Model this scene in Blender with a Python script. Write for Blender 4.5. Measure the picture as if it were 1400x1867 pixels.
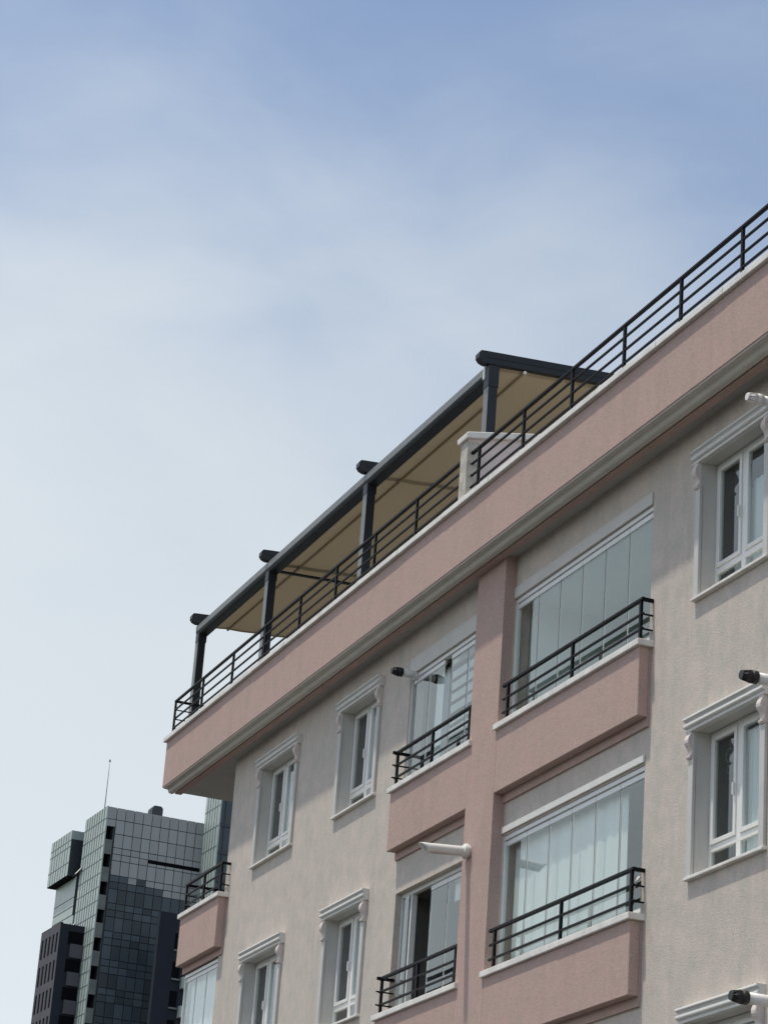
import bpy, bmesh, math, random
from mathutils import Vector, Matrix
random.seed(7)
R = math.radians
scene = bpy.context.scene
for o in list(bpy.data.objects):
    bpy.data.objects.remove(o, do_unlink=True)

# ------------------------------------------------------------------ camera
# long lens, standing on the street, looking up along the facade (facade plane is y = 0)
cam_d = bpy.data.cameras.new('camera')
cam = bpy.data.objects.new('camera', cam_d)
scene.collection.objects.link(cam)
yaw, pitch, roll = R(20.630), R(21.877), R(4.288)
fwd = Vector((-math.cos(yaw) * math.cos(pitch), math.sin(yaw) * math.cos(pitch), math.sin(pitch)))
right = fwd.cross(Vector((0, 0, 1))).normalized()
up = right.cross(fwd)
cr = right * math.cos(roll) + up * math.sin(roll)
cu = -right * math.sin(roll) + up * math.cos(roll)
m3 = Matrix((cr, cu, -fwd)).transposed()
cam.matrix_world = Matrix.Translation((37.87, -12.08, 1.6)) @ m3.to_4x4()
cam_d.sensor_fit = 'HORIZONTAL'
cam_d.sensor_width = 36
cam_d.lens = 36 * 4714.2 / 1400
cam_d.clip_start = 0.1
cam_d.clip_end = 5000
scene.camera = cam
scene.render.resolution_x, scene.render.resolution_y = 767, 1024

# ------------------------------------------------------------------ sky
world = bpy.data.worlds.new('World')
scene.world = world
world.use_nodes = True
nt = world.node_tree
nt.nodes.clear()
sun_dir = Vector((0.062, 0.2, -0.66)).normalized()      # the way light travels
elev = math.asin(-sun_dir.z)
sky = nt.nodes.new('ShaderNodeTexSky')
sky.sky_type = 'NISHITA'
sky.sun_disc = False
sky.sun_elevation = elev
sky.sun_rotation = math.atan2(-sun_dir.x, -sun_dir.y)
sky.air_density = 1.0
sky.dust_density = 1.2
sky.ozone_density = 1.0
tc = nt.nodes.new('ShaderNodeTexCoord')
def wnoise(scale, detail, rough, dist, stretch, off):
    mp = nt.nodes.new('ShaderNodeMapping')
    mp.inputs['Scale'].default_value = stretch
    mp.inputs['Location'].default_value = off
    mp.inputs['Rotation'].default_value = (R(-35), 0, 0)
    nt.links.new(tc.outputs['Generated'], mp.inputs['Vector'])
    n = nt.nodes.new('ShaderNodeTexNoise')
    n.inputs['Scale'].default_value = scale
    n.inputs['Detail'].default_value = detail
    n.inputs['Roughness'].default_value = rough
    n.inputs['Distortion'].default_value = dist
    nt.links.new(mp.outputs['Vector'], n.inputs['Vector'])
    return n
def wmath(op, a, b):
    m = nt.nodes.new('ShaderNodeMath')
    m.operation = op
    for i, v in enumerate((a, b)):
        if isinstance(v, (int, float)):
            m.inputs[i].default_value = v
        else:
            nt.links.new(v, m.inputs[i])
    return m.outputs[0]
n1 = wnoise(2.6, 2.0, 0.45, 0.2, (1, 1, 1.6), (-0.997, 2.001, -0.369))      # broad veils
n2 = wnoise(9.0, 5.0, 0.55, 0.35, (1, 0.8, 1.7), (0.0, 0.2, 0.6))     # wisps
sep = nt.nodes.new('ShaderNodeSeparateXYZ')
nt.links.new(tc.outputs['Generated'], sep.inputs[0])
lowh = wmath('SUBTRACT', 0.58, sep.outputs['Z'])                       # thin cloud looks denser near the horizon
f = wmath('ADD', wmath('MULTIPLY', lowh, 4.8), wmath('MULTIPLY', wmath('SUBTRACT', n1.outputs['Fac'], 0.5), 1.7))
f = wmath('ADD', f, wmath('MULTIPLY', wmath('SUBTRACT', n2.outputs['Fac'], 0.5), 0.8))
cl = nt.nodes.new('ShaderNodeMapRange')
cl.interpolation_type = 'SMOOTHSTEP'
nt.links.new(f, cl.inputs['Value'])
for key, val in (('From Min', -0.12), ('From Max', 1.35), ('To Min', 0.06), ('To Max', 0.9)):
    cl.inputs[key].default_value = val
mix = nt.nodes.new('ShaderNodeMix')
mix.data_type = 'RGBA'
nt.links.new(cl.outputs[0], mix.inputs[0])
nt.links.new(sky.outputs[0], mix.inputs[6])
# the veil scatters the light of the sky behind it: as bright as that sky, but nearly white
bw = nt.nodes.new('ShaderNodeRGBToBW')
nt.links.new(sky.outputs[0], bw.inputs[0])
tint = nt.nodes.new('ShaderNodeMix')
tint.data_type = 'RGBA'
tint.blend_type = 'MULTIPLY'
tint.inputs[0].default_value = 1.0
tint.inputs[6].default_value = (2.12, 2.28, 2.37, 1)
# seen edge-on towards the horizon the veil is thicker and lets less light through
thick = wmath('MULTIPLY', bw.outputs[0], wmath('ADD', 0.44, wmath('MULTIPLY', wmath('MAXIMUM', sep.outputs['Z'], 0.0), 1.22)))
nt.links.new(thick, tint.inputs[7])
nt.links.new(tint.outputs[2], mix.inputs[7])
bg = nt.nodes.new('ShaderNodeBackground')
bg.inputs['Strength'].default_value = 0.15
nt.links.new(mix.outputs[2], bg.inputs['Color'])
wo = nt.nodes.new('ShaderNodeOutputWorld')
nt.links.new(bg.outputs[0], wo.inputs['Surface'])

# ------------------------------------------------------------------ sun, exposure
sd = bpy.data.lights.new('sun', 'SUN')
sd.energy = 3.2
sd.angle = R(1.6)
sd.color = (1.0, 0.93, 0.81)
sun = bpy.data.objects.new('sun', sd)
scene.collection.objects.link(sun)
sun.rotation_euler = sun_dir.to_track_quat('-Z', 'Y').to_euler()
sun.location = (0, -20, 60)
vs = scene.view_settings
vs.view_transform = 'Standard'
vs.look = 'None'
vs.gamma = 1
vs.use_curve_mapping = False
vs.exposure = 0.0

# ------------------------------------------------------------------ materials
def newmat(name):
    m = bpy.data.materials.new(name)
    m.use_nodes = True
    return m, m.node_tree, m.node_tree.nodes['Principled BSDF']
def nd(t, kind, **kw):
    n = t.nodes.new(kind)
    for k, v in kw.items():
        if k in n.inputs:
            n.inputs[k].default_value = v
        else:
            setattr(n, k, v)
    return n
def plain(name, col, rough=0.6, metal=0.0, var=0.0, vscale=6, bump=0.0, bscale=60, spec=None):
    m, t, p = newmat(name)
    p.inputs['Roughness'].default_value = rough
    p.inputs['Metallic'].default_value = metal
    p.inputs['Base Color'].default_value = (*col, 1)
    if spec is not None:
        p.inputs['Specular IOR Level'].default_value = spec
    g = nd(t, 'ShaderNodeNewGeometry')
    if var:
        n = nd(t, 'ShaderNodeTexNoise', Scale=vscale, Detail=5.0, Roughness=0.6)
        t.links.new(g.outputs['Position'], n.inputs['Vector'])
        mx = nd(t, 'ShaderNodeMix', data_type='RGBA')
        mx.inputs[6].default_value = (*[c * (1 - var) for c in col], 1)
        mx.inputs[7].default_value = (*[min(1, c * (1 + var)) for c in col], 1)
        rp = nd(t, 'ShaderNodeMapRange')
        rp.inputs[1].default_value = 0.3
        rp.inputs[2].default_value = 0.7
        t.links.new(n.outputs['Fac'], rp.inputs[0])
        t.links.new(rp.outputs[0], mx.inputs[0])
        t.links.new(mx.outputs[2], p.inputs['Base Color'])
    if bump:
        n = nd(t, 'ShaderNodeTexNoise', Scale=bscale, Detail=4.0, Roughness=0.65)
        t.links.new(g.outputs['Position'], n.inputs['Vector'])
        b = nd(t, 'ShaderNodeBump', Strength=bump, Distance=0.02)
        t.links.new(n.outputs['Fac'], b.inputs['Height'])
        t.links.new(b.outputs['Normal'], p.inputs['Normal'])
    return m
def stucco(name, cols, streak, bump=0.5):
    """roughcast render: blotches of slightly different tints, rain streaks and a grainy relief"""
    m, t, p = newmat(name)
    p.inputs['Roughness'].default_value = 0.95
    p.inputs['Specular IOR Level'].default_value = 0.15
    g = nd(t, 'ShaderNodeNewGeometry')
    def noise(sc, det, rough, stretch=(1, 1, 1)):
        mp = nd(t, 'ShaderNodeMapping')
        mp.inputs['Scale'].default_value = stretch
        t.links.new(g.outputs['Position'], mp.inputs[0])
        n = nd(t, 'ShaderNodeTexNoise', Scale=sc, Detail=det, Roughness=rough)
        t.links.new(mp.outputs[0], n.inputs['Vector'])
        return n.outputs['Fac']
    def rng(v, a, b):
        r_ = nd(t, 'ShaderNodeMapRange')
        r_.inputs[1].default_value = a
        r_.inputs[2].default_value = b
        t.links.new(v, r_.inputs[0])
        return r_.outputs[0]
    def mixc(fac, a, b):
        mx = nd(t, 'ShaderNodeMix', data_type='RGBA')
        t.links.new(fac, mx.inputs[0])
        for s, i in ((a, 6), (b, 7)):
            if isinstance(s, tuple):
                mx.inputs[i].default_value = (*s, 1)
            else:
                t.links.new(s, mx.inputs[i])
        return mx.outputs[2]
    c = mixc(rng(noise(2.6, 8, 0.75), 0.42, 0.58), cols[0], cols[1])
    c2 = mixc(rng(noise(7.0, 5, 0.7, (1, 1, 0.55)), 0.46, 0.74), c, cols[2])
    s_ = rng(noise(3.2, 4, 0.6, (1, 1, 0.09)), 0.52, 0.78)
    mm = nd(t, 'ShaderNodeMath', operation='MULTIPLY')
    t.links.new(s_, mm.inputs[0])
    mm.inputs[1].default_value = streak
    c3 = mixc(mm.outputs[0], c2, cols[3])
    gr = rng(noise(38, 3, 0.7), 0.3, 0.75)
    mg = nd(t, 'ShaderNodeMix', data_type='RGBA', blend_type='MULTIPLY')
    mg.inputs[0].default_value = 0.22
    t.links.new(c3, mg.inputs[6])
    t.links.new(gr, mg.inputs[7])
    t.links.new(mg.outputs[2], p.inputs['Base Color'])
    b = nd(t, 'ShaderNodeBump', Strength=bump, Distance=0.012)
    t.links.new(noise(55, 4, 0.7), b.inputs['Height'])
    b2 = nd(t, 'ShaderNodeBump', Strength=bump * 0.15, Distance=0.03)
    t.links.new(noise(6, 3, 0.5), b2.inputs['Height'])
    t.links.new(b.outputs[0], b2.inputs['Normal'])
    t.links.new(b2.outputs[0], p.inputs['Normal'])
    return m
def glass(name, tint, wav=0.02):
    m, t, p = newmat(name)
    t.nodes.remove(p)
    out = t.nodes['Material Output']
    tr = nd(t, 'ShaderNodeBsdfTransparent')
    tr.inputs[0].default_value = (*tint, 1)
    gl = nd(t, 'ShaderNodeBsdfGlossy', Roughness=0.015)
    gl.inputs[0].default_value = (0.93, 0.97, 0.97, 1)
    fr = nd(t, 'ShaderNodeFresnel', IOR=1.52)
    g = nd(t, 'ShaderNodeNewGeometry')
    n = nd(t, 'ShaderNodeTexNoise', Scale=1.1, Detail=1.0)
    t.links.new(g.outputs['Position'], n.inputs['Vector'])
    b = nd(t, 'ShaderNodeBump', Strength=wav, Distance=0.3)
    t.links.new(n.outputs['Fac'], b.inputs['Height'])
    t.links.new(b.outputs[0], gl.inputs['Normal'])
    mx = nd(t, 'ShaderNodeMixShader')
    k1 = nd(t, 'ShaderNodeMath', operation='MULTIPLY', use_clamp=True)
    t.links.new(fr.outputs[0], k1.inputs[0])
    k1.inputs[1].default_value = 1.7                  # both faces of the pane
    k2 = nd(t, 'ShaderNodeMath', operation='SUBTRACT')
    k2.inputs[0].default_value = 1.0
    t.links.new(g.outputs['Backfacing'], k2.inputs[1])
    k3 = nd(t, 'ShaderNodeMath', operation='MULTIPLY')
    t.links.new(k1.outputs[0], k3.inputs[0])
    t.links.new(k2.outputs[0], k3.inputs[1])
    t.links.new(k3.outputs[0], mx.inputs[0])
    t.links.new(tr.outputs[0], mx.inputs[1])
    t.links.new(gl.outputs[0], mx.inputs[2])
    t.links.new(mx.outputs[0], out.inputs[0])
    return m
def cloth(name, col, transl):
    m, t, p = newmat(name)
    out = t.nodes['Material Output']
    p.inputs['Base Color'].default_value = (*col, 1)
    p.inputs['Roughness'].default_value = 0.9
    p.inputs['Specular IOR Level'].default_value = 0.1
    tl = nd(t, 'ShaderNodeBsdfTranslucent')
    tl.inputs[0].default_value = (*col, 1)
    mx = nd(t, 'ShaderNodeMixShader')
    mx.inputs[0].default_value = transl
    t.links.new(p.outputs[0], mx.inputs[1])
    t.links.new(tl.outputs[0], mx.inputs[2])
    t.links.new(mx.outputs[0], out.inputs[0])
    return m
def panelmat(name, col, rough, spread, spec=0.5):
    """cladding panel: every panel a slightly different tone"""
    m, t, p = newmat(name)
    p.inputs['Roughness'].default_value = rough
    p.inputs['Specular IOR Level'].default_value = spec
    oi = nd(t, 'ShaderNodeObjectInfo')
    mx = nd(t, 'ShaderNodeMix', data_type='RGBA')
    mx.inputs[6].default_value = (*[c * (1 - spread) for c in col], 1)
    mx.inputs[7].default_value = (*[c * (1 + spread) for c in col], 1)
    t.links.new(oi.outputs['Random'], mx.inputs[0])
    t.links.new(mx.outputs[2], p.inputs['Base Color'])
    return m

M = {}
M['beige'] = stucco('beige_render', [(0.685, 0.60, 0.53), (0.585, 0.545, 0.485), (0.745, 0.64, 0.57), (0.48, 0.445, 0.40)], 0.45, 0.55)
M['pink'] = stucco('pink_render', [(0.56, 0.40, 0.357), (0.515, 0.39, 0.338), (0.59, 0.41, 0.37), (0.44, 0.325, 0.28)], 0.5, 0.35)
M['coping'] = plain('coping_stone', (0.74, 0.71, 0.66), 0.55, var=0.14, vscale=5, bump=0.1)
M['trim'] = plain('white_trim_paint', (0.70, 0.69, 0.655), 0.6, var=0.06, vscale=5, bump=0.1, bscale=40)
M['reveal'] = plain('grey_reveal_paint', (0.56, 0.55, 0.52), 0.7, var=0.05, vscale=4)
M['bracket'] = plain('bracket_plaster', (0.66, 0.59, 0.55), 0.8, var=0.06, vscale=8)
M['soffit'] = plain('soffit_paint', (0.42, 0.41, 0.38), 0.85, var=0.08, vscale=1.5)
M['mould'] = plain('cornice_plaster', (0.56, 0.53, 0.47), 0.8, var=0.07, vscale=3)
M['lintel'] = plain('lintel_paint', (0.60, 0.58, 0.54), 0.7, var=0.05, vscale=3)
M['pier'] = plain('pale_pink_render', (0.66, 0.565, 0.545), 0.9, var=0.08, vscale=4, bump=0.3)
M['rawplaster'] = plain('raw_plaster', (0.50, 0.47, 0.41), 0.9, var=0.25, vscale=7, bump=0.5, bscale=25)
M['upvc'] = plain('white_upvc', (0.76, 0.76, 0.73), 0.35, var=0.02, vscale=3)
M['alu'] = plain('white_aluminium', (0.76, 0.77, 0.75), 0.35, 0.0, var=0.03, vscale=8)
M['seal'] = plain('dark_seal', (0.03, 0.035, 0.035), 0.6)
M['iron'] = plain('black_painted_iron', (0.005, 0.005, 0.007), 0.5, var=0.2, vscale=12, spec=0.14)
M['iron2'] = plain('brown_black_painted_iron', (0.006, 0.005, 0.006), 0.5, var=0.2, vscale=12, spec=0.14)
M['anth'] = plain('anthracite_aluminium', (0.019, 0.024, 0.029), 0.42, var=0.1, vscale=4, spec=0.3)
M['lit_anth'] = plain('lit_anthracite', (0.17, 0.18, 0.18), 0.45, var=0.1, vscale=5)  # anthracite painted paler, for the light on the pergola's front faces
M['glass'] = glass('clear_glass', (0.94, 0.975, 0.965))
M['glass2'] = glass('window_glass', (0.85, 0.9, 0.9))
M['canvas'] = cloth('tan_canvas', (0.40, 0.325, 0.215), 0.11)
M['tube'] = plain('canvas_tube', (0.30, 0.235, 0.13), 0.7)
M['curtain'] = cloth('white_curtain', (0.88, 0.89, 0.88), 0.15)
M['blind'] = cloth('pale_blind', (0.74, 0.77, 0.76), 0.3)
M['room'] = plain('room_plaster', (0.60, 0.64, 0.61), 0.9, var=0.05, vscale=2)
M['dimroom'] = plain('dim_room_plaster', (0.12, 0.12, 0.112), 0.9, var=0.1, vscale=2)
M['flue'] = plain('white_flue_pipe', (0.74, 0.73, 0.70), 0.4, var=0.05, vscale=20)
M['fluecap'] = plain('black_flue_cap', (0.012, 0.012, 0.014), 0.5)
M['roof'] = plain('roof_screed', (0.30, 0.29, 0.27), 0.9, var=0.1, vscale=2)
M['asphalt'] = plain('asphalt', (0.05, 0.05, 0.052), 0.9, var=0.2, vscale=3, bump=0.3, bscale=80)
M['paving'] = plain('paving', (0.09, 0.087, 0.083), 0.85, var=0.15, vscale=4)
M['earth'] = plain('dusty_ground', (0.05, 0.052, 0.04), 0.95, var=0.2, vscale=0.3)
M['tskyrefl'] = panelmat('sky_reflection_panel', (0.34, 0.355, 0.36), 0.25, 0.09)  # sky reflection in the upper front glass, painted as grey
M['tlight'] = plain('pale_green_cladding', (0.40, 0.47, 0.44), 0.4, var=0.10, vscale=0.6)
M['tseam'] = plain('cladding_seam', (0.17, 0.20, 0.195), 0.5)
M['tdark'] = panelmat('dark_glass_and_reflection', (0.060, 0.078, 0.092), 0.36, 0.38, 0.3)  # dark glass; on the lower front it paints in a dark building's reflection
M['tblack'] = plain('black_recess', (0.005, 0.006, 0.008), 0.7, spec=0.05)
M['tback'] = plain('tower_frame', (0.055, 0.065, 0.072), 0.6)
M['tparapet'] = plain('tower_balcony_glass', (0.12, 0.14, 0.135), 0.3, var=0.2, vscale=0.8)
M['navy'] = plain('navy_render', (0.030, 0.035, 0.047), 0.7, var=0.08, vscale=0.4, spec=0.1)
M['slate'] = plain('slate_render', (0.105, 0.105, 0.12), 0.7, var=0.06, vscale=0.4, spec=0.1)

# ------------------------------------------------------------------ builders
col = scene.collection
ORI = {}
def thing(name, loc, label, cat, group=None):
    o = bpy.data.objects.new(name, None)
    o.empty_display_size = 0.3
    col.objects.link(o)
    o.location = loc
    ORI[o] = Vector(loc)
    o['label'] = label
    o['category'] = cat
    if group:
        o['group'] = group
    return o
def link(name, me, mat, parent, wloc, rotz=0.0, label=None):
    o = bpy.data.objects.new(name, me)
    col.objects.link(o)
    if mat and not me.materials:
        me.materials.append(mat)
    wl = Vector(wloc)
    if parent is not None:
        o.parent = parent
        o.location = wl - ORI[parent]
    else:
        o.location = wl
    ORI[o] = wl
    o.rotation_euler.z = rotz
    if label:
        o['label'] = label
    return o
class MB:
    """collects shapes in world coordinates; build() links them as one mesh object"""
    def __init__(s):
        s.bm = bmesh.new()
    def box(s, x0, x1, y0, y1, z0, z1, bev=0.0, seg=1):
        t = bmesh.new()
        v = [t.verts.new((x, y, z)) for x in (x0, x1) for y in (y0, y1) for z in (z0, z1)]
        for q in ((0, 1, 3, 2), (4, 6, 7, 5), (0, 4, 5, 1), (2, 3, 7, 6), (0, 2, 6, 4), (1, 5, 7, 3)):
            t.faces.new([v[i] for i in q])
        if bev:
            bmesh.ops.bevel(t, geom=list(t.edges), offset=bev, segments=seg, affect='EDGES', profile=0.6)
        s.merge(t)
        return s
    def merge(s, t):
        bmesh.ops.recalc_face_normals(t, faces=list(t.faces))
        me = bpy.data.meshes.new('tmp')
        t.to_mesh(me)
        t.free()
        s.bm.from_mesh(me)
        bpy.data.meshes.remove(me)
    def quad(s, *pts):
        s.bm.faces.new([s.bm.verts.new(q) for q in pts])
        return s
    def prism(s, prof, a, b, axis='x', bev=0.0):
        """closed profile swept along an axis; profile is (y,z) for x, (x,z) for y, (x,y) for z"""
        t = bmesh.new()
        def P(q, w):
            return {'x': (w, q[0], q[1]), 'y': (q[0], w, q[1]), 'z': (q[0], q[1], w)}[axis]
        A = [t.verts.new(P(q, a)) for q in prof]
        B = [t.verts.new(P(q, b)) for q in prof]
        n = len(prof)
        for i in range(n):
            t.faces.new((A[i], A[(i + 1) % n], B[(i + 1) % n], B[i]))
        t.faces.new(A)
        t.faces.new(B[::-1])
        if bev:
            bmesh.ops.bevel(t, geom=list(t.edges), offset=bev, segments=1, affect='EDGES')
        s.merge(t)
        return s
    def tube(s, p0, p1, r0, r1=None, n=16, caps=True):
        r1 = r0 if r1 is None else r1
        t = bmesh.new()
        p0, p1 = Vector(p0), Vector(p1)
        d = (p1 - p0).normalized()
        a = d.orthogonal().normalized()
        b = d.cross(a)
        A, B = [], []
        for i in range(n):
            c = a * math.cos(2 * math.pi * i / n) + b * math.sin(2 * math.pi * i / n)
            A.append(t.verts.new(p0 + c * r0))
            B.append(t.verts.new(p1 + c * r1))
        for i in range(n):
            f = t.faces.new((A[i], A[(i + 1) % n], B[(i + 1) % n], B[i]))
            f.smooth = True
        if caps:
            t.faces.new(A)
            t.faces.new(B)
        s.merge(t)
        return s
    def build(s, name, mat, parent=None, label=None):
        bm = s.bm
        xs = [v.co for v in bm.verts]
        lo = Vector([min(c[i] for c in xs) for i in range(3)])
        hi = Vector([max(c[i] for c in xs) for i in range(3)])
        o = Vector(((lo.x + hi.x) / 2, (lo.y + hi.y) / 2, lo.z))
        bmesh.ops.translate(bm, verts=list(bm.verts), vec=-o)
        me = bpy.data.meshes.new(name)
        bm.to_mesh(me)
        bm.free()
        return link(name, me, M[mat], parent, o, label=label)
def holes_wall(mb, x0, x1, z0, z1, holes, y, depth):
    """front sheet with rectangular openings, and the returns of every opening"""
    xs = sorted({x0, x1, *[h[0] for h in holes], *[h[1] for h in holes]})
    zs = sorted({z0, z1, *[h[2] for h in holes], *[h[3] for h in holes]})
    xs = [x for x in xs if x0 <= x <= x1]
    zs = [z for z in zs if z0 <= z <= z1]
    for i in range(len(xs) - 1):
        for j in range(len(zs) - 1):
            cx, cz = (xs[i] + xs[i + 1]) / 2, (zs[j] + zs[j + 1]) / 2
            if any(h[0] < cx < h[1] and h[2] < cz < h[3] for h in holes):
                continue
            mb.quad((xs[i], y, zs[j]), (xs[i + 1], y, zs[j]), (xs[i + 1], y, zs[j + 1]), (xs[i], y, zs[j + 1]))
    for a, b, c, d in holes:
        e = y + depth
        mb.quad((a, y, c), (a, y, d), (a, e, d), (a, e, c))
        mb.quad((b, y, d), (b, y, c), (b, e, c), (b, e, d))
        mb.quad((a, y, d), (b, y, d), (b, e, d), (a, e, d))
        mb.quad((b, y, c), (a, y, c), (a, e, c), (b, e, c))
def room(parent, x0, x1, y0, y1, z0, z1, mat):
    """inside of a room behind an opening: back, sides, floor, ceiling"""
    mb = MB()
    mb.quad((x0, y1, z0), (x1, y1, z0), (x1, y1, z1), (x0, y1, z1))
    mb.quad((x0, y0, z0), (x0, y1, z0), (x0, y1, z1), (x0, y0, z1))
    mb.quad((x1, y1, z0), (x1, y0, z0), (x1, y0, z1), (x1, y1, z1))
    mb.quad((x0, y0, z0), (x1, y0, z0), (x1, y1, z0), (x0, y1, z0))
    mb.quad((x0, y0, z1), (x0, y1, z1), (x1, y1, z1), (x1, y0, z1))
    return mb.build('room_lining', mat, parent)
def wavy(x0, x1, y, z0, z1, pleat, amp, mat, name, label, cat, group=None, lean=0.0):
    """pleated curtain with some thickness, hung from z1"""
    n = max(12, int((x1 - x0) / pleat * 8))
    bm = bmesh.new()
    rows = 6
    grid = []
    ph = random.random() * 6
    for j in range(rows + 1):
        f = j / rows
        row = []
        for i in range(n + 1):
            x = x0 + (x1 - x0) * i / n
            a = amp * (0.6 + 0.4 * f) * (0.75 + 0.25 * math.sin(x * 2.3 + ph))
            yy = y + a * math.sin(2 * math.pi * (x - x0) / pleat + ph + 0.5 * math.sin(3 * x + 2 * f)) + lean * f
            row.append(bm.verts.new((x, yy, z1 + (z0 - z1) * f)))
        grid.append(row)
    for j in range(rows):
        for i in range(n):
            bm.faces.new((grid[j][i], grid[j + 1][i], grid[j + 1][i + 1], grid[j][i + 1])).smooth = True
    mb = MB()
    mb.bm.free()
    mb.bm = bm
    o = mb.build(name, mat)
    s = o.modifiers.new('thickness', 'SOLIDIFY')
    s.thickness = 0.003
    o['label'] = label
    o['category'] = cat
    if group:
        o['group'] = group
    return o
def struct(o):
    o['kind'] = 'structure'
    return o

# ------------------------------------------------------------------ ground
struct(MB().quad((-1500, -1500, -0.02), (1500, -1500, -0.02), (1500, 1500, -0.02), (-1500, 1500, -0.02)).build('ground', 'earth'))
struct(MB().quad((-200, -16, 0.0), (200, -16, 0.0), (200, -3.4, 0.0), (-200, -3.4, 0.0)).build('road', 'asphalt'))
struct(MB().box(-60, 60, -3.4, 14, -0.015, 0.13, 0.01).build('pavement', 'paving'))

# ------------------------------------------------------------------ apartment building
B = thing('apartment_building', (12, 5, 0), 'beige and pink rendered apartment block with a railed roof terrace', 'building')
WIN = [(1.29, 3.02, 0), (4.72, 6.27, 0), (15.24, 16.79, 0), (1.29, 3.02, 3), (4.72, 6.27, 3), (15.24, 16.79, 3), (15.24, 16.79, 6)]
JW = 0.10
holes = []
for a, b, dz in WIN:
    holes.append((a + JW - 0.008, b - JW + 0.008, 11.085 - dz, 12.625 - dz))
for dz, mt, bt in ((0, 12.47, 12.535), (3, 12.5, 12.545)):
    holes.append((7.27, 9.75, 10.9 - dz, mt - dz))
    holes.append((10.58, 14.2, 10.9 - dz, bt - dz))
w = MB()
holes_wall(w, 0.0, 27.0, 0.0, 13.12, holes, 0.0, 0.22)
w.quad((0, 0, 0), (0, 11, 0), (0, 11, 13.12), (0, 0, 13.12))
w.quad((27, 0, 0), (27, 0, 13.12), (27, 11, 13.12), (27, 11, 0))
w.quad((0, 11, 0), (27, 11, 0), (27, 11, 13.12), (0, 11, 13.12))
wall = w.build('wall', 'beige', B)
MB().box(9.75, 10.58, -0.15, 0.0, 0.13, 13.1).build('pilaster', 'pink', B)
# wing under the left end: glazed floor below the open loggia
MB().box(-1.72, -0.002, 0.6, 11, 0.13, 10.05).build('side_wing', 'beige', B)
MB().box(-1.62, -0.003, 2.4, 11, 10.06, 13.08).build('loggia_back_wall', 'beige', B)

# cornice: parapet band, moulding under it, soffit
par = MB().box(-2.43, 27.0, -0.48, -0.24, 13.14, 13.93, 0.008).build('parapet', 'pink', B)
x = -2.48
while x < 27.0:
    x2 = min(27.0, x + 1.47)
    j = random.uniform(-0.004, 0.004)
    MB().box(x, x2 - 0.005, -0.53 + j, -0.17 + j, 13.932, 14.012 + j * 0.5, 0.010, 2).build('coping_stone', 'coping', par)
    x = x2
e = MB()
e.box(-2.43, -2.19, -0.238, 3.0, 13.14, 13.93, 0.008)
e.build('end_parapet', 'pink', par)
MB().box(-2.48, -2.14, -0.168, 3.0, 13.932, 14.012, 0.012, 2).build('coping', 'coping', par)
prof = [(-0.468, 13.139), (-0.463, 13.124), (-0.390, 13.119), (-0.380, 13.100), (-0.372, 13.074), (-0.355, 13.060),
        (-0.315, 13.055), (-0.285, 13.064), (-0.270, 13.090), (-0.258, 13.092), (-0.258, 13.139)]
MB().prism(prof, -2.40, 27.0).build('cornice_moulding', 'mould', B)
MB().box(-2.40, 27.0, -0.257, -0.150, 13.066, 13.139).build('cornice_board', 'pink', B)
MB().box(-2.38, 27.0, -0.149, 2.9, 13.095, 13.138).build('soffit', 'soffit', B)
MB().box(-2.37, 26.9, -0.238, 10.9, 13.141, 13.40).build('roof', 'roof', B)

# roof pier by the pergola
pt = [(-0.46, 13.40), (1.6, 13.40), (1.6, 15.26), (-0.46, 14.86)]
pier = MB().prism(pt, 9.655, 9.86).build('party_wall_pier', 'pier', B)
sl = (15.26 - 14.86) / 2.06
cp = [(-0.50, 14.853), (1.64, 14.853 + sl * 2.14), (1.64, 14.94 + sl * 2.14), (-0.49, 14.94), (-0.505, 14.925)]
MB().prism(cp, 9.60, 9.915, bev=0.008).build('cap', 'coping', pier)
MB().box(9.65, 9.866, -0.466, -0.30, 13.95, 14.84, 0.004).build('edge_plaster', 'rawplaster', pier)

# roof railing
RY = -0.39
def rail_run(parent, x0, x1, y, zs, first, rest, mat, name='rail'):
    for i, z in enumerate(zs):
        r_ = first if i == 0 else rest
        MB().box(x0, x1, y - r_, y + r_, z - r_, z + r_, 0.004).build(name if i else 'handrail', mat, parent)
def railing(name, x0, x1, posts, y, zs, zb, mat, parent, ends=()):
    root = MB().box(x0, x1, y - 0.022, y + 0.022, zs[0] - 0.02, zs[0] + 0.02, 0.006).build(name, mat, parent)
    for z in zs[1:]:
        MB().box(x0, x1, y - 0.013, y + 0.013, z - 0.013, z + 0.013, 0.003).build('rail', mat, root)
    for x in posts:
        MB().box(x - 0.021, x + 0.021, y - 0.0165, y + 0.0165, zb, zs[0] - 0.019, 0.003).build('post', mat, root)
    for (x, ya, yb) in ends:                      # short return of the rails to the wall
        for i, z in enumerate(zs):
            h = 0.020 if i == 0 else 0.010
            MB().box(x - h, x + h, ya, yb, z - h + 0.001, z + h - 0.001, 0.003).build('end_rail', mat, root)
    return root
ZR = (14.675, 14.525, 14.36, 14.20)
railing('roof_railing', 9.84, 26.8, [10.09 + 1.342 * i for i in range(13)], RY, ZR, 14.0, 'iron2', par)
railing('roof_railing', -2.46, 9.66, [-2.44, -0.96, 0.56, 2.08, 3.61, 5.10, 6.58, 8.06], RY, ZR, 14.0, 'iron2', par,
        ends=[(-2.44, RY + 0.02, 2.9)])

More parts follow.
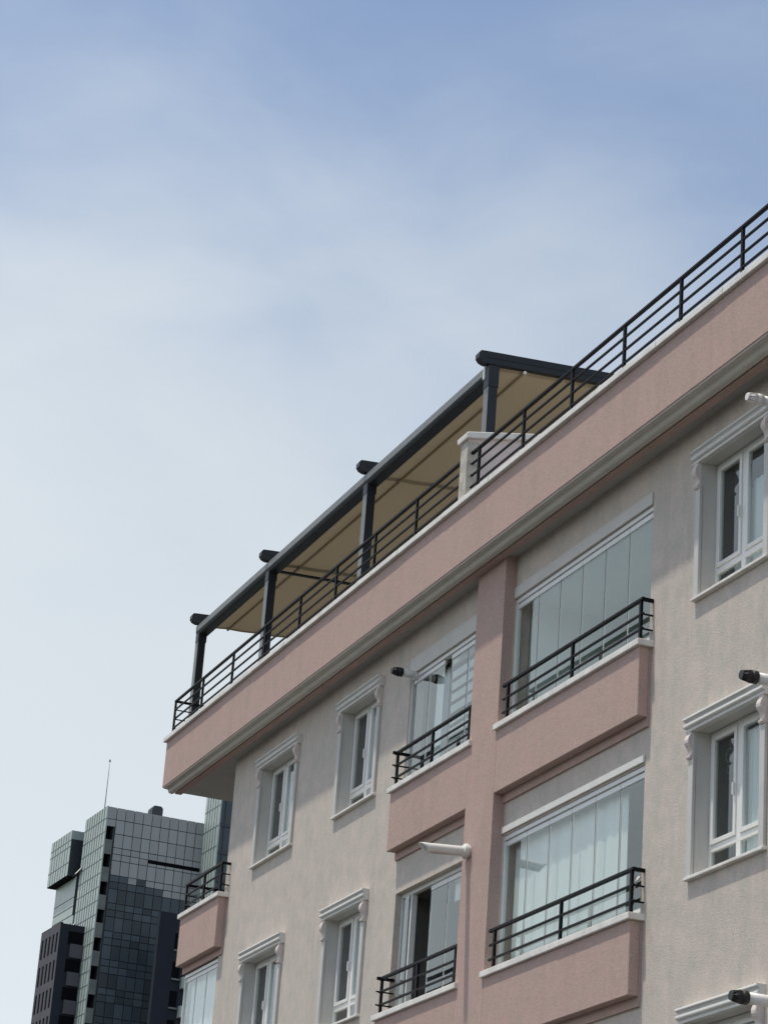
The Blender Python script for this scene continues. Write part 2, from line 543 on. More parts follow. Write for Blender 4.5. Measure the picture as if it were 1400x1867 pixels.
# balconies
ZB = (11.37, 11.20, 11.03)
def balcony(x0, x1, dz, posts, rx0, rx1, cx0, cx1, ends, name='balcony', mat='iron'):
    mb = MB()
    mb.box(x0, x1, -0.15, -0.03, 10.05 - dz, 10.83 - dz, 0.006)
    mb.box(x0 + 0.001, x1 - 0.001, -0.0295, -0.001, 9.945 - dz, 10.83 - dz)
    b = mb.build(name, 'pink', B)
    xc = (cx0 + cx1) / 2 + 0.1
    for (xa, xb) in ((cx0, xc - 0.002), (xc + 0.002, cx1)):
        j = random.uniform(-0.003, 0.003)
        MB().box(xa, xb, -0.192 + j, 0.03, 10.832 - dz, 10.905 - dz + j * 0.4, 0.009, 2).build('coping_stone', 'coping', b)
    railing('railing', rx0, rx1, posts, -0.13, [z - dz for z in ZB], 10.9 - dz, mat, b, ends)
    return b
BAL = {}
for dz in (0, 3):
    BAL['M', dz] = balcony(7.21, 9.749, dz, (7.33, 8.51, 9.68), 7.26, 9.74, 7.18, 9.83, [(7.30, -0.19, 0.05)])
    BAL['B', dz] = balcony(10.581, 14.27, dz, (10.80, 12.56, 14.24), 10.66, 14.30, 10.54, 14.315, [(14.27, -0.15, 0.0)])
BAL['L', 0] = balcony(-1.72, 0.20, 0, (-1.58, -0.66, 0.17), -1.62, 0.22, -1.77, 0.255, [(0.20, -0.13, 0.0), (-1.6, -0.15, 1.6)])
MB().box(-1.72, -0.004, -0.0005, 1.6, 9.96, 10.83).build('floor_slab', 'pink', BAL['L', 0])

# glazing of the balconies
def glazing(b, x0, x1, z0, z1, joints, y=0.05, skip=(), gmat='glass', strip=None, tilt=None, posts=True):
    MB().box(x0, x1, y - 0.035, y + 0.035, z1 - 0.055, z1, 0.004).build('top_track', 'alu', b)
    MB().box(x0, x1, y - 0.035, y + 0.035, z0, z0 + 0.05, 0.004).build('bottom_track', 'alu', b)
    if posts:
        MB().box(x0 + 0.001, x0 + 0.03, y - 0.03, y + 0.03, z0 + 0.05, z1 - 0.055, 0.003).build('side_frame', 'alu', b)
        MB().box(x1 - 0.03, x1 - 0.001, y - 0.03, y + 0.03, z0 + 0.05, z1 - 0.055, 0.003).build('side_frame', 'alu', b)
    for i in range(len(joints) - 1):
        if i in skip:
            continue
        a, c = joints[i] + 0.004, joints[i + 1] - 0.004
        p = MB().box(a, c, y - 0.004, y + 0.004, z0 + 0.055, z1 - 0.06).build('pane', gmat, b)
        MB().box(a, c, y - 0.016, y + 0.016, z1 - 0.125, z1 - 0.062, 0.003).build('pane_rail', 'alu', b)
        MB().box(a, c, y - 0.012, y + 0.012, z0 + 0.055, z0 + 0.10, 0.003).build('pane_rail', 'alu', b)
        if i:
            MB().box(a - 0.011, a - 0.001, y - 0.009, y + 0.008, z0 + 0.06, z1 - 0.062).build('pane_seal', 'seal', b)
            MB().box(a + 0.0, a + 0.009, y - 0.0075, y + 0.007, z0 + 0.102, z1 - 0.126).build('pane_edge', 'alu', b)
for dz, zt in ((0, 12.535), (3, 12.545)):
    b = BAL['B', dz]
    glazing(b, 10.58, 14.2, 10.91 - dz, zt - dz, (10.61, 11.2, 11.79, 12.385, 12.975, 13.57, 14.17))
    room(b, 10.58, 14.2, 0.21, 1.5, 10.9 - dz, zt - dz, 'room')
MB().box(10.582, 14.2, -0.02, -0.001, 12.537, 12.685, 0.004).build('lintel_strip', 'lintel', BAL['B', 0])
MB().box(10.582, 14.2, -0.028, -0.001, 9.565, 9.645, 0.004).build('lintel_strip', 'trim', BAL['B', 3])
b = BAL['M', 0]
glazing(b, 7.27, 9.75, 10.91, 12.47, (7.33, 7.84, 8.35, 8.57, 9.10, 9.70), skip=(2,))
MB().box(7.271, 9.75, -0.02, -0.001, 12.472, 12.70, 0.004).build('lintel_strip', 'lintel', b)
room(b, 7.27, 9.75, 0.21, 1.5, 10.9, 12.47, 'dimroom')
b = BAL['M', 3]
glazing(b, 7.27, 9.75, 7.91, 9.50, (7.62, 8.20, 8.735, 9.30, 9.70), y=0.12, skip=(0,))
MB().box(7.46, 7.60, 0.06, 0.19, 7.97, 9.43, 0.004).build('folded_panes', 'glass', b)
MB().box(7.60, 7.635, 0.08, 0.16, 7.97, 9.44, 0.004).build('frame_post', 'alu', b)
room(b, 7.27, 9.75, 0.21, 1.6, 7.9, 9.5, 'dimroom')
b = BAL['L', 0]
glazing(b, -1.70, -0.03, 7.9, 9.93, (-1.66, -1.15, -0.62, -0.07), y=0.05, gmat='glass')
room(b, -1.70, -0.03, 0.1, 0.59, 7.9, 9.95, 'room')
MB().box(-1.70, -0.03, -0.04, 0.6, 6.9, 7.89, 0.004).build('lower_panel', 'pink', b)

# windows with moulded surrounds
def window(a, b, dz):
    y0 = -0.04
    mb = MB()
    zb, zt = 11.09 - dz, 12.62 - dz
    mb.box(a, a + JW, y0, -0.001, zb, 12.32 - dz, 0.004)
    mb.box(b - JW, b, y0, -0.001, zb, 12.32 - dz, 0.004)
    mb.box(a + 0.02, a + JW - 0.0005, -0.036, -0.001, 12.321 - dz, zt)
    mb.box(b - JW + 0.0005, b - 0.02, -0.036, -0.001, 12.321 - dz, zt)
    # painted returns of the opening
    mb.quad((a + JW + 0.003, -0.001, zb), (a + JW + 0.003, -0.001, zt), (a + JW + 0.003, 0.215, zt), (a + JW + 0.003, 0.215, zb))
    mb.quad((b - JW - 0.003, -0.001, zt), (b - JW - 0.003, -0.001, zb), (b - JW - 0.003, 0.215, zb), (b - JW - 0.003, 0.215, zt))
    mb.quad((a + JW, -0.001, zt - 0.003), (b - JW, -0.001, zt - 0.003), (b - JW, 0.215, zt - 0.003), (a + JW, 0.215, zt - 0.003))
    win = mb.build('window', 'reveal', B)
    z = 12.61 - dz
    hp = [(-0.001, z + 0.15), (-0.098, z + 0.15), (-0.104, z + 0.142), (-0.104, z + 0.128), (-0.078, z + 0.118), (-0.066, z + 0.104), (-0.066, z + 0.092),
          (-0.088, z + 0.084), (-0.094, z + 0.072), (-0.094, z + 0.056), (-0.086, z + 0.046), (-0.060, z + 0.040), (-0.056, z + 0.026),
          (-0.066, z + 0.020), (-0.066, z + 0.004), (-0.060, z), (-0.001, z)]
    MB().prism(hp, a - 0.03, b + 0.03).build('hood_moulding', 'trim', win)
    bp = [(-0.001, z - 0.001), (-0.060, z - 0.001), (-0.064, z - 0.03), (-0.082, z - 0.055), (-0.092, z - 0.09), (-0.090, z - 0.12), (-0.078, z - 0.145), (-0.058, z - 0.17),
          (-0.045, z - 0.20), (-0.042, z - 0.225), (-0.05, z - 0.245), (-0.066, z - 0.252), (-0.066, z - 0.27), (-0.05, z - 0.288), (-0.001, z - 0.288)]
    MB().prism(bp, a - 0.004, a + JW - 0.014).build('bracket', 'bracket', win)
    MB().prism(bp, b - JW + 0.014, b + 0.004).build('bracket', 'bracket', win)
    MB().box(a - 0.015, b + 0.015, -0.06, 0.16, zb - 0.035, zb - 0.002, 0.004).build('sill', 'coping', win)
    # frame: outer frame, transom, mullion
    x0, x1 = a + JW + 0.004, b - JW - 0.004
    f0, f1 = 0.16, 0.212
    xm = x0 + 0.63 if b - a > 1.6 else x0 + 0.605
    zt2, ztr = zt - 0.005, zb + 0.30
    fr = MB()
    fr.box(x0, x0 + 0.05, f0, f1, zb, zt2, 0.004)
    fr.box(x1 - 0.05, x1, f0, f1, zb, zt2, 0.004)
    fr.box(x0 + 0.0505, x1 - 0.0505, f0, f1, zt2 - 0.05, zt2, 0.004)
    fr.box(x0 + 0.0505, x1 - 0.0505, f0, f1, zb, zb + 0.045, 0.004)
    fr.box(x0 + 0.0505, x1 - 0.0505, f0, f1, ztr - 0.04, ztr + 0.03, 0.004)
    fr.box(xm - 0.045, xm + 0.045, f0 + 0.001, f1, zb + 0.0455, zt2 - 0.0505, 0.004)
    frame = fr.build('frame', 'upvc', win)
    for (s0, s1) in ((x0 + 0.05, xm - 0.045), (xm + 0.045, x1 - 0.05)):
        s = MB()
        t_, q0, q1 = 0.05, 0.145, 0.20
        zz0, zz1 = ztr + 0.032, zt2 - 0.052
        s.box(s0, s0 + t_, q0, q1, zz0, zz1, 0.005)
        s.box(s1 - t_, s1, q0, q1, zz0, zz1, 0.005)
        s.box(s0 + t_ + 0.0005, s1 - t_ - 0.0005, q0, q1, zz1 - t_, zz1, 0.005)
        s.box(s0 + t_ + 0.0005, s1 - t_ - 0.0005, q0, q1, zz0, zz0 + t_, 0.005)
        s.build('sash', 'upvc', win)
        MB().box(s0 + t_ - 0.004, s1 - t_ + 0.004, 0.172, 0.180, zz0 + t_ - 0.004, zz1 - t_ + 0.004).build('pane', 'glass2', win)
        MB().box(s0 - 0.003, s1 + 0.003, 0.180, 0.188, zb + 0.043, ztr - 0.038).build('pane', 'glass2', win)
    MB().box(xm - 0.075, xm - 0.055, 0.115, 0.146, (zb + zt) / 2 - 0.02, (zb + zt) / 2 + 0.11, 0.005).build('handle', 'upvc', win)
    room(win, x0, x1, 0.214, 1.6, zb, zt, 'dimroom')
    return xm, x0, x1, zb, zt
WD = [window(*q) for q in WIN]

# ------------------------------------------------------------------ curtains and blinds
CG = 'curtains behind the panes'
nm = ['net curtain in the top floor window nearest the open corner loggia', 'net curtain in the top floor window left of the upper middle balcony',
      'net curtain in the shaded top window at the right edge', 'net curtain in the lower floor window nearest the corner glazing',
      'net curtain in the lower floor window left of the lower middle balcony', 'net curtain in the sunlit window below the black-tipped flue']
TOPS = (0.34, 0.12, 0.40, 0.26, 0.10, 0.14)
for i, (xm, x0, x1, zb, zt) in enumerate(WD[:6]):
    wavy(xm + 0.06, x1 - 0.02, 0.235, zb + 0.02, zt - TOPS[i], 0.09, 0.016, 'curtain', 'curtain', nm[i], 'curtain', CG)
wavy(10.66, 13.56, 0.145, 7.93, 9.44, 0.24, 0.011, 'curtain', 'curtain', 'long white curtain behind the glass of the lower right balcony', 'curtain', CG)
wavy(-1.66, -0.08, 0.135, 7.93, 9.86, 0.25, 0.02, 'curtain', 'curtain', 'white curtain in the glazed room under the corner loggia', 'curtain', CG)
wavy(7.86, 8.34, 0.15, 10.95, 12.36, 0.16, 0.03, 'curtain', 'curtain', 'white curtain beside the dark gap in the upper middle balcony', 'curtain', CG)
zb_ = thing('zebra_blind', (9.13, 0.3, 10.95), 'striped day and night blind in the upper middle balcony', 'blind')
MB().box(8.36, 9.74, 0.12, 0.18, 12.33, 12.40, 0.008).build('cassette', 'upvc', zb_)
for k in range(9):
    MB().box(8.38, 9.72, 0.145, 0.149, 12.22 - k * 0.155 - 0.075, 12.22 - k * 0.155 + 0.028).build('slat', 'blind', zb_)
MB().tube((9.62, 0.035, 11.98), (9.62, 0.020, 11.98), 0.075, n=24).build('vent_disc', 'seal', BAL['M', 0])
rb = thing('roller_blind', (9.4, 0.22, 9.1), 'short white roller blind at the top of the lower middle balcony', 'blind')
MB().box(8.76, 9.70, 0.20, 0.205, 9.14, 9.40).build('fabric', 'curtain', rb)
MB().tube((8.75, 0.205, 9.42), (9.71, 0.205, 9.42), 0.022).build('roller', 'upvc', rb)

# ------------------------------------------------------------------ boiler flue pipes
def flue(x, z, y0, y1, r, cap, label, droop=0.0, capcol='fluecap', caplen=0.15):
    t = thing('flue_pipe', (x, y0, z), label, 'flue pipe', 'boiler flue pipes on the facade')
    zt = z - droop
    yc = y1 + caplen if cap else y1
    zc = z - droop * (y0 - yc) / (y0 - y1)
    mb = MB()
    mb.tube((x, y0, z), (x, yc, zc), r, n=24)
    mb.build('tube', 'flue', t)
    mb = MB()
    mb.tube((x, y0, z), (x, y0 - 0.03, z), r + 0.028, r + 0.022, n=24)
    mb.tube((x, y0 - 0.03, z), (x, y0 - 0.06, z), r + 0.012, n=24)
    mb.build('wall_collar', 'flue', t)
    if cap:
        mb = MB()
        mb.tube((x, yc + 0.02, zc), (x, yc - 0.05, zc), r + 0.010, r + 0.010, n=24)
        mb.tube((x, yc - 0.05, zc), (x, y1 + 0.02, zt), r + 0.010, r * 0.72, n=24)
        mb.tube((x, y1 + 0.02, zt), (x, y1, zt), r * 0.80, n=24)
        for k in range(8):
            a = 2 * math.pi * k / 8
            dx, dz_ = math.cos(a), math.sin(a)
            mb.tube((x + dx * (r + 0.008), yc - 0.04, zc + dz_ * (r + 0.008)), (x + dx * r * 0.80, y1 + 0.01, zt + dz_ * r * 0.80), 0.006, n=6)
        mb.build('grille_cap', capcol, t)
    return t
def open_flue(x, z, y0, y1, r, label):
    """plain white spout cut at a slant, open at the end"""
    t = thing('flue_pipe', (x, y0, z), label, 'flue pipe', 'boiler flue pipes on the facade')
    bm = bmesh.new()
    n = 28
    rings = []
    for (yy, rr, sl_) in ((y0, r, 0), (y1 + 0.10, r, 0), (y1, r, 0.13), (y1 + 0.004, r - 0.006, 0.13), (y1 + 0.25, r - 0.006, 0)):
        ring = []
        for i in range(n):
            a = 2 * math.pi * i / n
            c, s = math.cos(a), math.sin(a)
            ring.append(bm.verts.new((x + c * rr, yy + sl_ * (0.5 - 0.5 * s), z - 0.05 * (y0 - yy) / 0.7 + s * rr)))
        rings.append(ring)
    for A, C in zip(rings, rings[1:]):
        for i in range(n):
            bm.faces.new((A[i], A[(i + 1) % n], C[(i + 1) % n], C[i])).smooth = True
    bm.faces.new(rings[-1])
    mb = MB()
    mb.bm.free()
    mb.bm = bm
    mb.build('tube', 'flue', t)
    mb = MB()
    mb.tube((x, y0, z), (x, y0 - 0.035, z), r + 0.018, n=28)
    mb.tube((x, y0 - 0.035, z), (x, y0 - 0.06, z), r + 0.032, r + 0.03, n=28)
    mb.tube((x, y0 - 0.06, z), (x, y0 - 0.085, z), r + 0.03, r + 0.008, n=28)
    mb.build('wall_collar', 'flue', t)
    return t
open_flue(9.94, 9.47, -0.15, -0.80, 0.062, 'plain white flue pipe with a slanted open end on the pink pilaster')
flue(7.42, 12.45, 0.045, -0.34, 0.052, True, 'black-tipped flue pipe sticking out through the upper middle balcony glass', caplen=0.13)
flue(17.32, 12.47, -0.001, -0.60, 0.048, True, 'pale-tipped flue pipe in shade above the top right window', capcol='flue')
flue(17.34, 9.55, -0.001, -0.62, 0.055, True, 'white flue pipe with black tip above the sunlit right window')
flue(17.26, 6.50, -0.001, -0.62, 0.055, True, 'lowest white flue pipe with black tip at the bottom right')

# ------------------------------------------------------------------ pergola on the terrace
P = thing('pergola', (3.2, 1.5, 13.4), 'anthracite pergola with tan fabric roof on the terrace', 'pergola')
PX = (-2.87, 0.70, 4.96, 9.26)
for x in PX:
    MB().box(x - 0.075, x + 0.075, 0.0, 0.13, 13.401, 16.08, 0.008).build('post', 'anth', P)
    MB().box(x - 0.074, x + 0.074, -0.006, -0.0005, 13.45, 15.929).build('lit_front', 'lit_anth', P)  # added thin plate, light on the post front painted in as paler grey
    MB().box(x - 0.085, x + 0.085, -0.012, 0.14, 15.93, 16.24, 0.012, 2).build('post_bracket', 'anth', P)
gp = [(-0.005, 16.25), (-0.022, 16.235), (-0.022, 16.11), (0.0, 16.075), (0.025, 16.06), (0.15, 16.06), (0.17, 16.08), (0.17, 16.25)]
MB().prism(gp, PX[0] - 0.06, PX[-1] - 0.086).build('gutter_beam', 'anth', P)
MB().box(PX[0] - 0.05, PX[-1] - 0.09, -0.030, -0.0225, 16.125, 16.235, 0.003).build('lit_gutter_front', 'lit_anth', P)  # added plate, its paler colour paints the light on the gutter face
MB().box(PX[-1] - 0.0855, PX[-1] - 0.03, -0.03, 0.10, 16.07, 16.26, 0.006).build('gutter_end_cap', 'alu', P)
rs = 0.062
for x in PX:
    rp = [(-0.155, 16.33), (-0.155, 16.395), (-0.13, 16.43), (-0.06, 16.437), (3.6, 16.437 + rs * 3.66), (3.6, 16.27 + rs * 3.6), (0.0, 16.262), (-0.06, 16.262), (-0.12, 16.285)]
    rf = MB().prism(rp, x - 0.065, x + 0.065).build('rafter', 'anth', P)
    MB().prism([(-0.02, 16.345), (3.6, 16.345 + rs * 3.6), (3.6, 16.375 + rs * 3.6), (-0.02, 16.375)], x - 0.072, x + 0.072).build('rafter_groove_strip', 'anth', rf)
# fabric: shallow swags between the cross tubes
bm = bmesh.new()
ny = 66
xs = [PX[0] - 0.02 + (PX[-1] - PX[0] + 0.05) * i / 40 for i in range(41)]
SEAM = [0.52 + 0.55 * k for k in range(6)]
grid = []
for j in range(ny + 1):
    y = 0.18 + 3.35 * j / ny
    f = ((y - 0.52) / 0.55) % 1.0
    sag = -0.012 * math.sin(math.pi * f)
    grid.append([bm.verts.new((x, y, 16.246 + rs * y + sag + 0.004 * math.sin(x * 2.1 + y * 3))) for x in xs])
for j in range(ny):
    for i in range(40):
        bm.faces.new((grid[j][i], grid[j][i + 1], grid[j + 1][i + 1], grid[j + 1][i])).smooth = True
mb = MB()
mb.bm.free()
mb.bm = bm
can = mb.build('canopy', 'canvas', P)
for y in SEAM:
    zc = 16.224 + rs * y
    MB().tube((PX[0] + 0.02, y, zc), (PX[-1] + 0.03, y, zc), 0.02, n=10).build('cross_tube', 'tube', can)
    MB().tube((PX[-1] + 0.03, y, zc), (PX[-1] + 0.06, y, zc), 0.024, n=10).build('tube_end_cap', 'coping', can)
MB().box(PX[1] - 0.03, PX[1] + 0.03, 0.2, 3.5, 16.17, 16.20).build('tie_bar', 'anth', P).rotation_euler.x = math.atan(rs) * 0.5
MB().box(PX[0] + 0.1, PX[-1] - 0.1, 3.56, 3.66, 16.2, 16.6).build('wall_beam', 'anth', P)
for x in PX:
    MB().box(x - 0.06, x + 0.06, 3.56, 3.68, 13.401, 16.2).build('post', 'anth', P)

# ------------------------------------------------------------------ glass tower far behind
TA = Vector((-252.13, 64.98, 0.0))
tr = R(2.0)
TU = Vector((math.cos(tr), math.sin(tr), 0))
TV = Vector((-math.sin(tr), math.cos(tr), 0))
def tw(u, v, z):
    return TA + TU * u + TV * v + Vector((0, 0, z))
class TB(MB):
    """boxes in the tower's own axes (u towards the camera, v to the right)"""
    def tbox(s, u0, u1, v0, v1, z0, z1):
        t = bmesh.new()
        v = [t.verts.new(tw(a, b, c)) for a in (u0, u1) for b in (v0, v1) for c in (z0, z1)]
        for q in ((0, 1, 3, 2), (4, 6, 7, 5), (0, 4, 5, 1), (2, 3, 7, 6), (0, 2, 6, 4), (1, 5, 7, 3)):
            t.faces.new([v[i] for i in q])
        s.merge(t)
        return s
T = thing('glass_tower', tw(-4, 6, 0), 'tall tower clad in glass panels, grey and dark reflections painted in, with a rooftop mast', 'tower')
TOP = 81.37
core = TB().tbox(-8.3, -0.25, 1.06, 12.6, 0, TOP - 0.1)
core.tbox(-8.3, -1.6, 0.15, 1.058, 0, TOP - 0.1)
core.tbox(-1.6, -0.25, 0.15, 1.058, 78.95, TOP - 0.1)
core.build('core', 'tback', T)
# left flank: pale cladding with raised ribs
fl = TB().tbox(-8.35, 0.0, 0.0, 0.148, 0, TOP).build('flank_cladding', 'tlight', T)
rb_ = TB()
for i in range(1, 9):
    uu = -8.35 * i / 9
    rb_.tbox(uu - 0.05, uu + 0.05, -0.05, -0.001, 40, TOP - 0.02)
zz = TOP - 1.5
while zz > 40:
    rb_.tbox(-8.34, -0.01, -0.03, -0.0012, zz - 0.05, zz + 0.05)
    zz -= 1.66
rb_.build('cladding_seams', 'tseam', fl)
for (uu, zc) in ((-8.0, 75.4), (-8.2, 68.6)):
    t = TB()
    A_, B_ = tw(uu + 0.45, -0.02, zc), tw(uu - 0.45, -0.02, zc)
    C_, D_ = tw(uu - 0.45, -0.6, zc - 0.75), tw(uu + 0.45, -0.6, zc - 0.75)
    dn = Vector((0, 0, -0.06))
    for q in ((A_, B_, C_, D_), (D_ + dn, C_ + dn, B_ + dn, A_ + dn), (A_, D_, D_ + dn, A_ + dn), (B_, B_ + dn, C_ + dn, C_), (C_, C_ + dn, D_ + dn, D_)):
        t.quad(*q)
    t.build('tilted_window', 'coping', T)
# corner balconies
z = 78.9
while z > 40:
    rec = TB().tbox(-1.55, -1.5, 0.16, 1.05, z - 1.55, z).build('corner_balcony', 'tblack', T)
    TB().tbox(-0.35, -0.02, 0.16, 1.05, z - 3.30, z - 1.55).build('balcony_front', 'tparapet', rec)
    TB().tbox(-1.5, -0.36, 0.16, 1.05, z - 1.75, z - 1.6).build('balcony_floor', 'tback', rec)
    z -= 3.335
# front: individual panels, reflections of sky and a dark building painted in
pm = {}
def panel(v0, v1, z0, z1, mat):
    k = (mat, round(v1 - v0, 3), round(z1 - z0, 3))
    g = 0.04
    if k not in pm:
        bm = bmesh.new()
        wv, hz = (v1 - v0) / 2 - g, (z1 - z0) / 2 - g
        vv = [bm.verts.new((a, b_, c)) for a in (-0.12, 0.0) for b_ in (-wv, wv) for c in (-hz, hz)]
        for q in ((0, 1, 3, 2), (4, 6, 7, 5), (0, 4, 5, 1), (2, 3, 7, 6), (0, 2, 6, 4), (1, 5, 7, 3)):
            bm.faces.new([vv[i] for i in q])
        bmesh.ops.recalc_face_normals(bm, faces=list(bm.faces))
        me = bpy.data.meshes.new('panel')
        bm.to_mesh(me)
        bm.free()
        pm[k] = me
    link('panel', pm[k], M[mat], T, tw(-0.03 + random.uniform(-0.01, 0.01), (v0 + v1) / 2, (z0 + z1) / 2), tr + random.uniform(-0.02, 0.02)).rotation_euler.y = random.uniform(-0.02, 0.02)
cols_ = [1.25 + 1.115 * i for i in range(11)]
rows = [(TOP - 0.02, 79.85), (79.85, 78.15), (78.15, 76.5), (76.5, 75.73), (75.73, 74.95), (74.95, 73.2)]
zc = 73.2
k = 0
while zc > 53:
    h = (0.78, 0.85, 1.70)[k % 3]
    rows.append((zc, zc - h))
    zc -= h
    k += 1
panel(0.02, 1.25, 79.85, TOP - 0.02, 'tskyrefl')
panel(0.02, 1.25, 78.95, 79.85, 'tskyrefl')
edge = [73.0, 73.0, 72.4, 72.9, 72.0, 72.4, 71.6, 71.2, 70.8, 70.4]  # per column, height where the painted reflection turns from sky to dark building
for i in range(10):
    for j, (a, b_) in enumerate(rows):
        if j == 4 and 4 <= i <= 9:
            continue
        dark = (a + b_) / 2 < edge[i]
        panel(cols_[i], cols_[i + 1], b_, a, 'tdark' if dark else 'tskyrefl')
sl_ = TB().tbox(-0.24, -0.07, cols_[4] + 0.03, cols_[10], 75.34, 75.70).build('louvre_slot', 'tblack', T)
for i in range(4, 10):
    panel(cols_[i], cols_[i + 1], 74.95, 75.33, 'tskyrefl')
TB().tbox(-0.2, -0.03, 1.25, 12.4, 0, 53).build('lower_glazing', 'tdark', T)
# projecting wing to the right
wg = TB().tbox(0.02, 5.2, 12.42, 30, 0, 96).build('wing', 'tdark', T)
wf = TB().tbox(0.0, 5.25, 12.25, 12.42, 0, 96.1).build('wing_flank', 'tlight', wg)
r2 = TB()
for i in range(1, 6):
    uu = 5.25 * i / 6
    r2.tbox(uu - 0.05, uu + 0.05, 12.2, 12.249, 60, 96)
zz = 95
while zz > 60:
    r2.tbox(0.02, 5.22, 12.22, 12.2488, zz - 0.05, zz + 0.05)
    zz -= 2.5
r2.build('wing_seams', 'tseam', wg)
r2 = TB()
for k in range(8):
    r2.tbox(5.2, 5.32, 12.9 + k * 1.8, 12.96 + k * 1.8, 60, 96)
    r2.tbox(5.2, 5.30, 12.42, 30, 66.5 + k * 3.35, 66.9 + k * 3.35)
r2.build('wing_mullions', 'tback', wg)
# cantilevered box and wall under it, behind the flank
bx = TB().tbox(-18.5, -10.3, -1.0, 6.0, 74.8, 80.4).build('cantilever_box', 'tlight', T)
r3 = TB()
for i in range(1, 8):
    uu = -18.5 + 8.2 * i / 8
    r3.tbox(uu - 0.05, uu + 0.05, -1.04, -1.001, 74.82, 80.38)
for zz in (76.4, 78.4, 79.2):
    r3.tbox(-18.48, -10.32, -1.03, -1.0012, zz - 0.05, zz + 0.05)
r3.build('box_seams', 'tseam', bx)
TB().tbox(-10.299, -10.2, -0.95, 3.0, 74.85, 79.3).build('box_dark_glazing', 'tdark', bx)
TB().tbox(-18.45, -10.25, -0.95, 3.0, 74.7, 74.799).build('box_underside', 'tblack', bx)
wl = TB().tbox(-17.9, -9.2, 0.05, 8.0, 0, 74.699).build('rear_wall', 'tlight', T)
r3 = TB()
for k in range(6):
    r3.tbox(-17.8, -9.7, 0.01, 0.0495, 72.2 - k * 1.1 - 0.04, 72.2 - k * 1.1 + 0.04)
r3.build('rear_wall_seams', 'tseam', wl)
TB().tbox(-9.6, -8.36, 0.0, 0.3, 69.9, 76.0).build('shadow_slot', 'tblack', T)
# rooftop
MB().tube(tw(-2.0, 0.25, TOP - 0.3), tw(-2.0, 0.25, TOP + 6.3), 0.06, 0.03, n=8).build('mast', 'tparapet', T)
MB().tube(tw(-2.0, 0.25, TOP + 5.9), tw(-2.0, 0.25, TOP + 6.2), 0.10, n=8).build('mast_head', 'tparapet', T)
pb = [(0.0, 0.0), (0.0, 0.75), (0.25, 1.05), (1.1, 1.05), (1.35, 0.8), (1.35, 0.0)]
t = bmesh.new()
A_ = [t.verts.new(tw(-0.6, 5.75 + a, TOP + 0.12 + b_ * 1.05)) for a, b_ in pb]
B_ = [t.verts.new(tw(-2.2, 5.75 + a, TOP + 0.12 + b_ * 1.05)) for a, b_ in pb]
for i in range(6):
    t.faces.new((A_[i], A_[(i + 1) % 6], B_[(i + 1) % 6], B_[i]))
t.faces.new(A_)
t.faces.new(B_[::-1])
mb = MB()
mb.merge(t)
mb.build('rooftop_cabinet', 'tback', T)

# ------------------------------------------------------------------ dark block left of the tower
D = thing('dark_block', tw(-7.4, -1.5, 0), 'dark block with rows of narrow slot windows left of the glass tower', 'building')
u0, u1 = -11.25, -3.58
mb = TB()
mb.tbox(u0, u1 - 0.02, -2.895, -0.06, 0, 67.4)
mb.build('core', 'navy', D)
nw, pw = 5, (u1 - u0 - 0.5) / 5
hs = []
for r_ in range(6):
    for i in range(nw):
        a = u0 + 0.25 + pw * i + 0.30
        zt_ = 66.45 - 3.30 * r_
        hs.append((a, a + pw - 0.72, zt_ - 2.35, zt_))
us = sorted({u0, u1, *[h[0] for h in hs], *[h[1] for h in hs]})
zs = sorted({0.0, 67.5, *[h[2] for h in hs], *[h[3] for h in hs]})
mb = TB()
for i in range(len(us) - 1):
    for j in range(len(zs) - 1):
        cx, cz = (us[i] + us[i + 1]) / 2, (zs[j] + zs[j + 1]) / 2
        if any(h[0] < cx < h[1] and h[2] < cz < h[3] for h in hs):
            continue
        mb.quad(tw(us[i], -3, zs[j]), tw(us[i + 1], -3, zs[j]), tw(us[i + 1], -3, zs[j + 1]), tw(us[i], -3, zs[j + 1]))
for a, b_, c, d in hs:
    mb.quad(tw(a, -3, c), tw(a, -3, d), tw(a, -2.90, d), tw(a, -2.90, c))
    mb.quad(tw(b_, -3, d), tw(b_, -3, c), tw(b_, -2.90, c), tw(b_, -2.90, d))
    mb.quad(tw(a, -3, d), tw(b_, -3, d), tw(b_, -2.90, d), tw(a, -2.90, d))
    mb.quad(tw(a, -3, c), tw(b_, -3, c), tw(b_, -2.90, c), tw(a, -2.90, c))
mb.build('facade', 'slate', D)
for a, b_, c, d in hs:
    TB().tbox(a, b_, -2.93, -2.91, c, d).build('window', 'tblack', D)
TB().tbox(u0, u1, -3.0, -2.7, 67.402, 67.52).build('roof_edge', 'navy', D)
TB().tbox(u1 - 0.019, u1, -3.0, -1.95, 0, 67.4).build('front_wall', 'navy', D)
z = 66.6
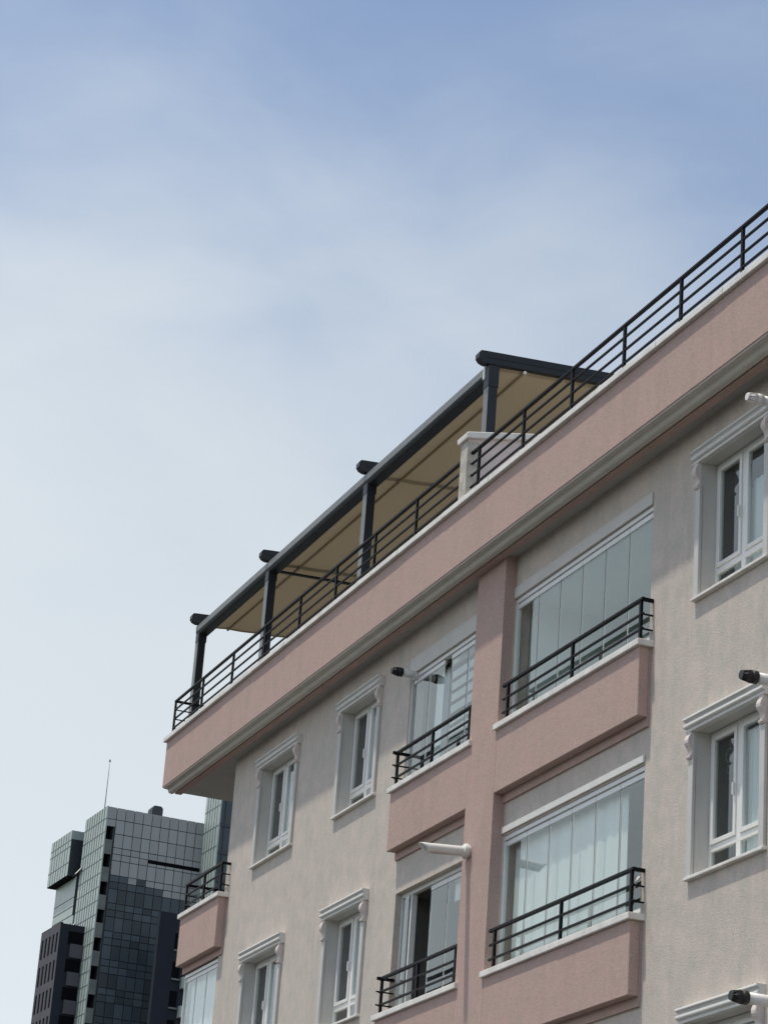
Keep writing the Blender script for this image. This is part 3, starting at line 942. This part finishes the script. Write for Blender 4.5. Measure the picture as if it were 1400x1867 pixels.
while z > 40:
    bl = TB().tbox(u1 - 0.018, u1 + 0.04, -1.9, -0.08, z - 1.5, z).build('balcony_recess', 'tblack', D)
    TB().tbox(u1 + 0.041, u1 + 0.3, -1.6, -0.08, z - 3.1, z - 1.5).build('balcony_front', 'slate', bl)
    z -= 3.3

# ------------------------------------------------------------------ dark slab in front of the tower's right half
S = thing('navy_building', tw(8, 8, 0), 'plain navy building in front of the glass tower, beside the corner balcony', 'building')
TB().tbox(8.2, 9.0, 4.95, 12.1, 0, 67.75).build('wall', 'navy', S)
for k in range(5):
    zt_ = 65.5 - 3.3 * k
    wn = TB().tbox(9.001, 9.05, 7.0, 7.9, zt_ - 1.9, zt_).build('window', 'tblack', S)
    TB().tbox(9.02, 9.3, 6.95, 7.95, zt_ - 2.1, zt_ - 1.9).build('sill', 'tparapet', wn)
    TB().tbox(9.02, 9.9, 8.1, 12.0, zt_ - 3.0, zt_ - 1.7).build('balcony_front', 'tlight', S)

# ------------------------------------------------------------------ small things
orn = thing('hanging_ornament', (15.62, 0.23, 9.30), 'grey ring ornament hanging behind the left pane of the sunlit right window', 'ornament')
for (cz, rr) in ((9.33, 0.075), (9.18, 0.045)):
    mb = MB()
    for k in range(20):
        a0, a1 = 2 * math.pi * k / 20, 2 * math.pi * (k + 1) / 20
        mb.tube((15.62 + rr * math.cos(a0), 0.23, cz + rr * math.sin(a0)), (15.62 + rr * math.cos(a1), 0.23, cz + rr * math.sin(a1)), 0.009, n=8)
    mb.build('ring', 'tparapet', orn)
MB().tube((15.62, 0.23, 9.40), (15.62, 0.23, 9.60), 0.004, n=6).build('cord', 'tparapet', orn)
pts = [(14.19, -0.02, 8.32), (14.20, -0.07, 8.24), (14.205, -0.10, 8.12), (14.20, -0.10, 8.02), (14.18, -0.09, 7.95), (14.13, -0.08, 7.92)]
mb = MB()
for p0, p1 in zip(pts, pts[1:]):
    mb.tube(p0, p1, 0.012, n=10)
hose = mb.build('hose', 'flue')
hose['label'] = 'thin white hose hanging at the right end of the lower right balcony'
hose['category'] = 'hose'
